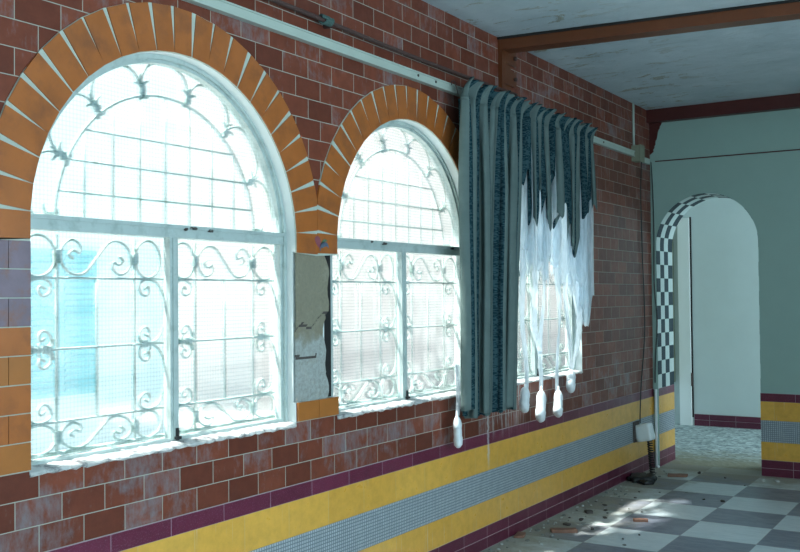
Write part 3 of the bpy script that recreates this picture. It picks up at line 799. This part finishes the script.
TORN = [(.405, 1.55), (.412, 2.36), (.428, 2.40), (.440, 2.12), (.463, 2.02), (.485, 2.14), (.510, 2.30), (.530, 2.43), (.548, 2.30), (.570, 2.16), (.592, 2.05), (.615, 2.30), (.632, 2.46), (.66, 2.20), (.685, 2.10), (.70, 2.33), (.735, 2.44), (.755, 2.22), (.80, 1.97), (.845, 1.92), (.87, 2.12), (.90, 2.28), (.94, 2.22), (.97, 2.34), (1, 2.24)]
sheet('torn_panel', .405, 1, 260, 2.775, lambda u: pw(u, TORN) + .035 * math.sin(u * 310) + .025 * math.sin(u * 533), 30, M['curtain'])
LIN = [(.405, 2.2), (.43, 1.95), (.47, 1.70), (.50, 1.85), (.515, 2.28), (.53, 2.30), (.55, 1.88), (.58, 1.72), (.63, 1.78), (.655, 1.95), (.675, 2.25), (.69, 2.30), (.71, 1.95), (.74, 1.66), (.78, 1.80), (.82, 1.75), (.86, 1.55), (.88, 1.80), (.91, 1.56), (.95, 1.44), (.98, 1.40), (1, 1.5)]
sheet('lining', .405, 1, 260, 2.70, lambda u: pw(u, LIN) + .07 * math.sin(u * 190) + .05 * math.sin(u * 411), 30, M['lining'], -.03)
# pleated heading, flopping forward from its gathering line
m = MB(); nh = 34; nu = nh * 8; bm = bmesh.new(); uvl = bm.loops.layers.uv.new('UVMap'); V = []
for i in range(nu + 1):
    u = i / nu; p = u * nh; s_ = math.sin(2 * math.pi * p); row = []
    jag = .010 * math.sin(u * 57) + .008 * math.sin(u * 131)
    for j in range(9):
        t = j / 8
        z = lerp(2.755, 2.915 + jag, t) - .035 * t * t
        x = .130 + fold(u, 2.77) * (1 - t) + t * (.024 * s_ + .045 * t)
        y = CU0 + (CU1 - CU0) * u + .055 * t + .006 * math.cos(2 * math.pi * p) * t
        row.append((bm.verts.new((x, y, z)), u, z))
    V.append(row)
for i in range(nu):
    for j in range(8):
        q = (V[i][j], V[i + 1][j], V[i + 1][j + 1], V[i][j + 1]); f = bm.faces.new([a[0] for a in q]); f.smooth = True
        for lp, a in zip(f.loops, q): lp[uvl].uv = (a[1], a[2])
me = bpy.data.meshes.new('heading'); bm.to_mesh(me); bm.free(); me.materials.append(M['curtain'])
o = bpy.data.objects.new('heading', me); COL.objects.link(o); o.parent = ct; o.matrix_parent_inverse = ct.matrix_world.inverted()
sd = o.modifiers.new('cloth thickness', 'SOLIDIFY'); sd.thickness = .003; sd.offset = 0
# hooks that hold the heading on the rail
for i in range(9):
    m = MB(); y = lerp(5.12, 7.02, i / 8); m.tube(catmull([(.042, y, 2.862), (.040, y, 2.88), (.06, y, 2.882), (.085, y, 2.80)], 4), .003, 5)
    m.build('hook', M['rust'], ct)

def strip(name, pts, seed, parent=None):
    """hanging ragged ribbon; pts = (y, z, half width)"""
    r_ = random.Random(seed); bm = bmesh.new(); V = []; n = 46; k = 6
    for i in range(n + 1):
        t = i / n; z = lerp(pts[0][1], pts[-1][1], t); zz = [(-p[1], p[0]) for p in pts]; ww = [(-p[1], p[2]) for p in pts]
        y = pw(-z, zz); hw = pw(-z, ww) * (1 + r_.uniform(-.25, .25)) * (.55 if z < 1.5 else .8); row = []
        for j in range(k + 1):
            q = j / k * 2 - 1
            row.append(bm.verts.new((.088 + .012 * math.sin(q * 3 + z * 4 + seed) + .010 * math.sin(z * 7 + seed), y + q * hw + .006 * math.sin(z * 11 + seed), z)))
        V.append(row)
    for i in range(n):
        for j in range(k):
            f = bm.faces.new((V[i][j], V[i][j + 1], V[i + 1][j + 1], V[i + 1][j])); f.smooth = True
    me = bpy.data.meshes.new(name); bm.to_mesh(me); bm.free(); me.materials.append(M['lining'])
    o = bpy.data.objects.new(name, me); COL.objects.link(o); o.parent = ct; o.matrix_parent_inverse = ct.matrix_world.inverted()
    sd = o.modifiers.new('cloth thickness', 'SOLIDIFY'); sd.thickness = .0012; sd.offset = 0
    return o
strip('shred', [(5.97, 2.3, .05), (5.99, 1.75, .055), (6.0, 1.35, .04), (6.01, 1.1, .025), (6.005, .96, .012)], 1)
strip('shred', [(6.17, 2.0, .09), (6.18, 1.7, .06), (6.19, 1.5, .07), (6.21, 1.35, .05), (6.27, 1.2, .025)], 2)
strip('shred', [(6.33, 2.2, .035), (6.31, 1.7, .03), (6.29, 1.4, .05), (6.28, 1.05, .025), (6.26, .92, .02)], 3)
strip('shred', [(6.52, 2.2, .05), (6.55, 1.8, .06), (6.57, 1.4, .045), (6.57, 1.1, .018), (6.55, .90, .012)], 4)
strip('shred', [(6.92, 2.2, .10), (6.93, 1.8, .12), (6.94, 1.45, .11), (6.90, 1.25, .10), (6.86, 1.10, .05), (6.81, .99, .03)], 5)
strip('shred', [(6.72, 2.1, .04), (6.74, 1.7, .03), (6.75, 1.3, .03), (6.79, 1.02, .02)], 6)
strip('shred', [(5.055, 1.2, .02), (5.06, 1.0, .035), (5.055, .90, .012)], 7)
def weight(y, z1, y2, z0, wd):
    """bunched end of a hem hanging at the foot of a shred: narrow neck, flattened sausage below"""
    m = MB(); n = 14; P = []; rad = []
    for i in range(n + 1):
        t = i / n; P.append((.092, lerp(y, y2, max(0, (t - .2) / .8)), lerp(z1 + .045, z0, t)))
        rad.append(wd / 2 * pw(t, [(0, .15), (.14, .28), (.24, .66), (.34, .92), (.6, .86), (.9, .98), (.96, .85), (1, .5)]) * (1 + .05 * math.sin(i * 2.4)))
    m.tube(P, rad, 12)
    m.v = [(.092 + (x - .092) * .62 - (b - y) * .35, b, c) for x, b, c in m.v]
    return m.build('hem_end', M['cloth'], ct)
weight(5.998, .965, 5.885, .85, 0.125)
weight(6.262, .93, 6.115, .762, 0.132)
weight(6.555, .905, 6.445, .755, 0.125)
weight(6.80, 1.01, 6.655, .925, 0.125)
weight(5.052, .885, 5.085, .715, 0.10)

# ------------------------------------------------------------------ debris on the floor
rd = random.Random(21)
def rock(seed, sx, sy, sz, mat, name):
    r_ = random.Random(seed); bm = bmesh.new(); bmesh.ops.create_icosphere(bm, subdivisions=2, radius=1)
    ax = [Vector((r_.uniform(-1, 1), r_.uniform(-1, 1), r_.uniform(-1, 1))).normalized() for _ in range(7)]; dd = [r_.uniform(.45, .85) for _ in ax]
    for v in bm.verts:
        for a, d_ in zip(ax, dd):
            k_ = v.co.dot(a)
            if k_ > d_: v.co -= a * (k_ - d_)
        v.co = Vector((v.co.x * sx, v.co.y * sy, max(v.co.z, -.55) * sz))
    z = min(v.co.z for v in bm.verts)
    for v in bm.verts: v.co.z -= z
    me = bpy.data.meshes.new(name); bm.to_mesh(me); bm.free(); me.materials.append(mat)
    o = bpy.data.objects.new(name, me); COL.objects.link(o); return o
KINDS = [('plaster_crumb', 'small pale plaster crumb lying in the dust along the maroon wall base', 'crumb', 'plaster crumbs along the wall base', M['rub_white'], 3, .008),
         ('rubble_fragment', 'small grey rubble fragment lying in the dust along the maroon wall base', 'rubble', 'grey rubble along the wall base', M['rub_grey'], 3, .011),
         ('dark_fragment', 'small dark broken fragment lying in the dust near the maroon wall base', 'fragment', 'dark fragments along the wall base', M['rub_dark'], 2, .013)]
occupied = [(.26, 6.23, .12), (.60, 6.78, .08), (.20, 8.22, .24), (.33, 8.62, .10), (.05, 5.98, .10), (.19, 6.86, .06), (.20, 6.42, .06)]
for name, lab, cat, grp, mat, npro, sz in KINDS:
    protos = [rock(hash_ * 7 + len(name), sz * rd.uniform(.8, 1.5), sz * rd.uniform(.8, 1.3), sz * rd.uniform(.5, .9), mat, name) for hash_ in range(npro)]
    for i in range({'plaster_crumb': 46, 'rubble_fragment': 40, 'dark_fragment': 20}[name]):
        for tries in range(60):
            y = rd.uniform(5.35, 8.9); x = .035 + min(.9, rd.expovariate(9 if name != 'dark_fragment' else 5))
            if all((x - a) ** 2 + (y - b) ** 2 > (c + .03) ** 2 for a, b, c in occupied) and not (y > 8.8 and x < .12): break
        else: continue
        occupied.append((x, y, .02))
        o = protos[i] if i < npro else copy_tree(protos[i % npro])
        s_ = rd.uniform(.5, 1.5); o.location = (x, y, 0); o.rotation_euler = (0, 0, rd.uniform(0, 6.28)); o.scale = (s_, s_, s_ * rd.uniform(.7, 1.1)); tag(o, lab, cat, grp)
def slab(name, x, y, L, W, H, rz, mat, label, cat, seed):
    r_ = random.Random(seed); m = MB(); P = []
    for a, b in ((-1, -1), (-.3, -1.05), (.5, -.95), (1, -.9), (1.05, .1), (.92, .95), (.2, 1.0), (-.5, .93), (-1.02, .9)):
        P.append((a * L / 2 + r_.uniform(-.06, .06) * L, b * W / 2 + r_.uniform(-.08, .08) * W))
    m.prism([P], lambda u, v, d_: (u, v, d_), 0, H)
    o = m.build(name, mat); o.location = (x, y, .0005); o.rotation_euler = (0, 0, R(rz)); bv = o.modifiers.new('worn edges', 'BEVEL'); bv.width = .003; bv.segments = 2
    return tag(o, label, cat)
slab('tile_shard', .26, 6.23, .165, .07, .022, 32, M['chip'], 'long terracotta tile shard lying on the floor left of the sun patch', 'tile shard', 1)
slab('tile_shard', .60, 6.78, .105, .045, .020, 20, M['chip'], 'short terracotta stick of tile lying inside the sunlit patch of floor', 'tile shard', 2)
slab('tile_shard', .33, 8.62, .17, .09, .018, 20, M['chip'], 'flat terracotta fragment on the dust in front of the arched doorway', 'tile shard', 3)
slab('tile_shard', .05, 5.98, .06, .12, .016, 15, M['chip'], 'dirty terracotta fragment leaning by the maroon base at the bottom of the view', 'tile shard', 4)
slab('rubble_lump', .19, 6.86, .05, .06, .018, 40, M['rub_dark'], 'dark flat lump in the dust just left of the sun patch', 'rubble', 5)
slab('rubble_lump', .20, 6.42, .035, .05, .014, 70, M['rub_dark'], 'dark lump on the dust beside the long tile shard', 'rubble', 6)
for x, y in ((1.02, 8.72), (1.12, 8.74), (1.06, 7.55), (1.30, 7.1)):
    pass
for x, y, lab in ((1.02, 8.74, 'white crumb on the floor at the foot of the right pier, left of two'), (1.13, 8.76, 'white crumb on the floor at the foot of the right pier, right of two')):
    o = rock(int(x * 100), .022, .018, .014, M['rub_white'], 'plaster_lump'); o.location = (x, y, 0); tag(o, lab, 'crumb')

# ------------------------------------------------------------------ outdoors
w = MB(); w.box(-40, -.30, -20, 60, -.35, -.25); struct(w.build('ground_outside', M['gravel']), 'pale ground outside the windows', 'ground')
hb = empty('neighbour_house', (-6.5, 5, -.25)); tag(hb, 'pale house outside seen faintly through the nearest window', 'house')
w = MB(); w.box(-10, -6, 5.4, 8.9, -.25, 4.6); w.build('wall', M['house_blue'], hb)
w = MB(); w.box(-10.3, -5.7, 5.1, 9.2, 4.6, 4.75); w.build('roof', M['house_white'], hb)
for a, b in ((6.55, 7.05), (7.10, 7.60)):
    s1 = MB(); s1.box(-6.0, -5.95, a, b, .55, 2.15); so = s1.build('shutter', M['teal'], hb)
    s2 = MB()
    for i in range(22):
        z = .62 + i * .068; s2.box(-.012, .012, a + .04, b - .04, -.026, .026, 0, Matrix.Translation((-5.935, 0, z)) @ Matrix.Rotation(R(35), 4, 'Y'))
    s2.build('louvres', M['teal'], so)
hp = empty('far_house', (-9, 16, -.25)); tag(hp, 'pale peach building farther off, behind the upper right of the windows', 'house')
w = MB(); w.box(-13, -9, 11.5, 34, -.25, 7); w.build('wall', M['house_peach'], hp)
w = MB(); w.box(-13.3, -8.7, 11.2, 34.3, 7, 7.2); w.build('roof', M['house_white'], hp)

# ------------------------------------------------------------------ light
wd = bpy.data.worlds.new('hazy_sky'); S.world = wd; wd.use_nodes = True; nt = wd.node_tree; nt.nodes.clear()
o_ = nt.nodes.new('ShaderNodeOutputWorld'); bg = nt.nodes.new('ShaderNodeBackground'); tc = nt.nodes.new('ShaderNodeTexCoord'); sx = nt.nodes.new('ShaderNodeSeparateXYZ'); cr = nt.nodes.new('ShaderNodeValToRGB')
nt.links.new(tc.outputs['Generated'], sx.inputs[0]); nt.links.new(sx.outputs[2], cr.inputs[0]); nt.links.new(cr.outputs[0], bg.inputs[0]); nt.links.new(bg.outputs[0], o_.inputs[0])
cr.color_ramp.elements[0].color = (.95, .98, 1, 1); cr.color_ramp.elements[1].color = (.60, .80, 1, 1); bg.inputs[1].default_value = 1.1
sl = bpy.data.lights.new('sun', 'SUN'); sl.energy = 32; sl.angle = .06; sl.color = (1, .95, .86)
so = bpy.data.objects.new('sun', sl); COL.objects.link(so); so.rotation_euler = Vector((.34, .24, -1)).to_track_quat('-Z', 'Y').to_euler()
def area(name, loc, rot, sx_, sy_, e, col):
    a = bpy.data.lights.new(name, 'AREA'); a.shape = 'RECTANGLE'; a.size = sx_; a.size_y = sy_; a.energy = e; a.color = col
    ob = bpy.data.objects.new(name, a); COL.objects.link(ob); ob.location = loc; ob.rotation_euler = rot; return ob
for (a, b), e in zip(OPEN, (70, 95, 75, 4)):
    area('daylight_opening', (XR + .05, (a + b) / 2, 1.7), (0, R(90), 0), 1.7, b - a, e, (.66, .90, 1.0))
area('daylight_corridor', (3.6, 10.8, 1.7), (0, R(90), 0), 1.6, 1.6, 72, (.62, .88, 1.0))

# ------------------------------------------------------------------ camera
f, yaw, pitch, roll, D = 981.75, .560373, .0210849, -.00950044, 2.876845
fw = Vector((-math.sin(yaw) * math.cos(pitch), math.cos(yaw) * math.cos(pitch), math.sin(pitch)))
r_ = Vector((math.cos(yaw), math.sin(yaw), 0)); u_ = r_.cross(fw)
r2, u2 = r_ * math.cos(roll) + u_ * math.sin(roll), -r_ * math.sin(roll) + u_ * math.cos(roll)
cam = bpy.data.cameras.new('camera'); co = bpy.data.objects.new('camera', cam); COL.objects.link(co)
cam.sensor_width = 36; cam.lens = f * 36 / 800; cam.clip_start = .05
mw = Matrix((r2, u2, -fw)).transposed().to_4x4(); mw.translation = (D, 0, 1.6); co.matrix_world = mw
S.camera = co
S.view_settings.view_transform = 'Standard'; S.view_settings.look = 'None'; S.view_settings.gamma = 1; S.view_settings.exposure = 0
S.view_settings.use_curve_mapping = False
S.cycles.use_denoising = True
S.cycles.max_bounces = 10; S.cycles.diffuse_bounces = 5; S.cycles.transparent_max_bounces = 16
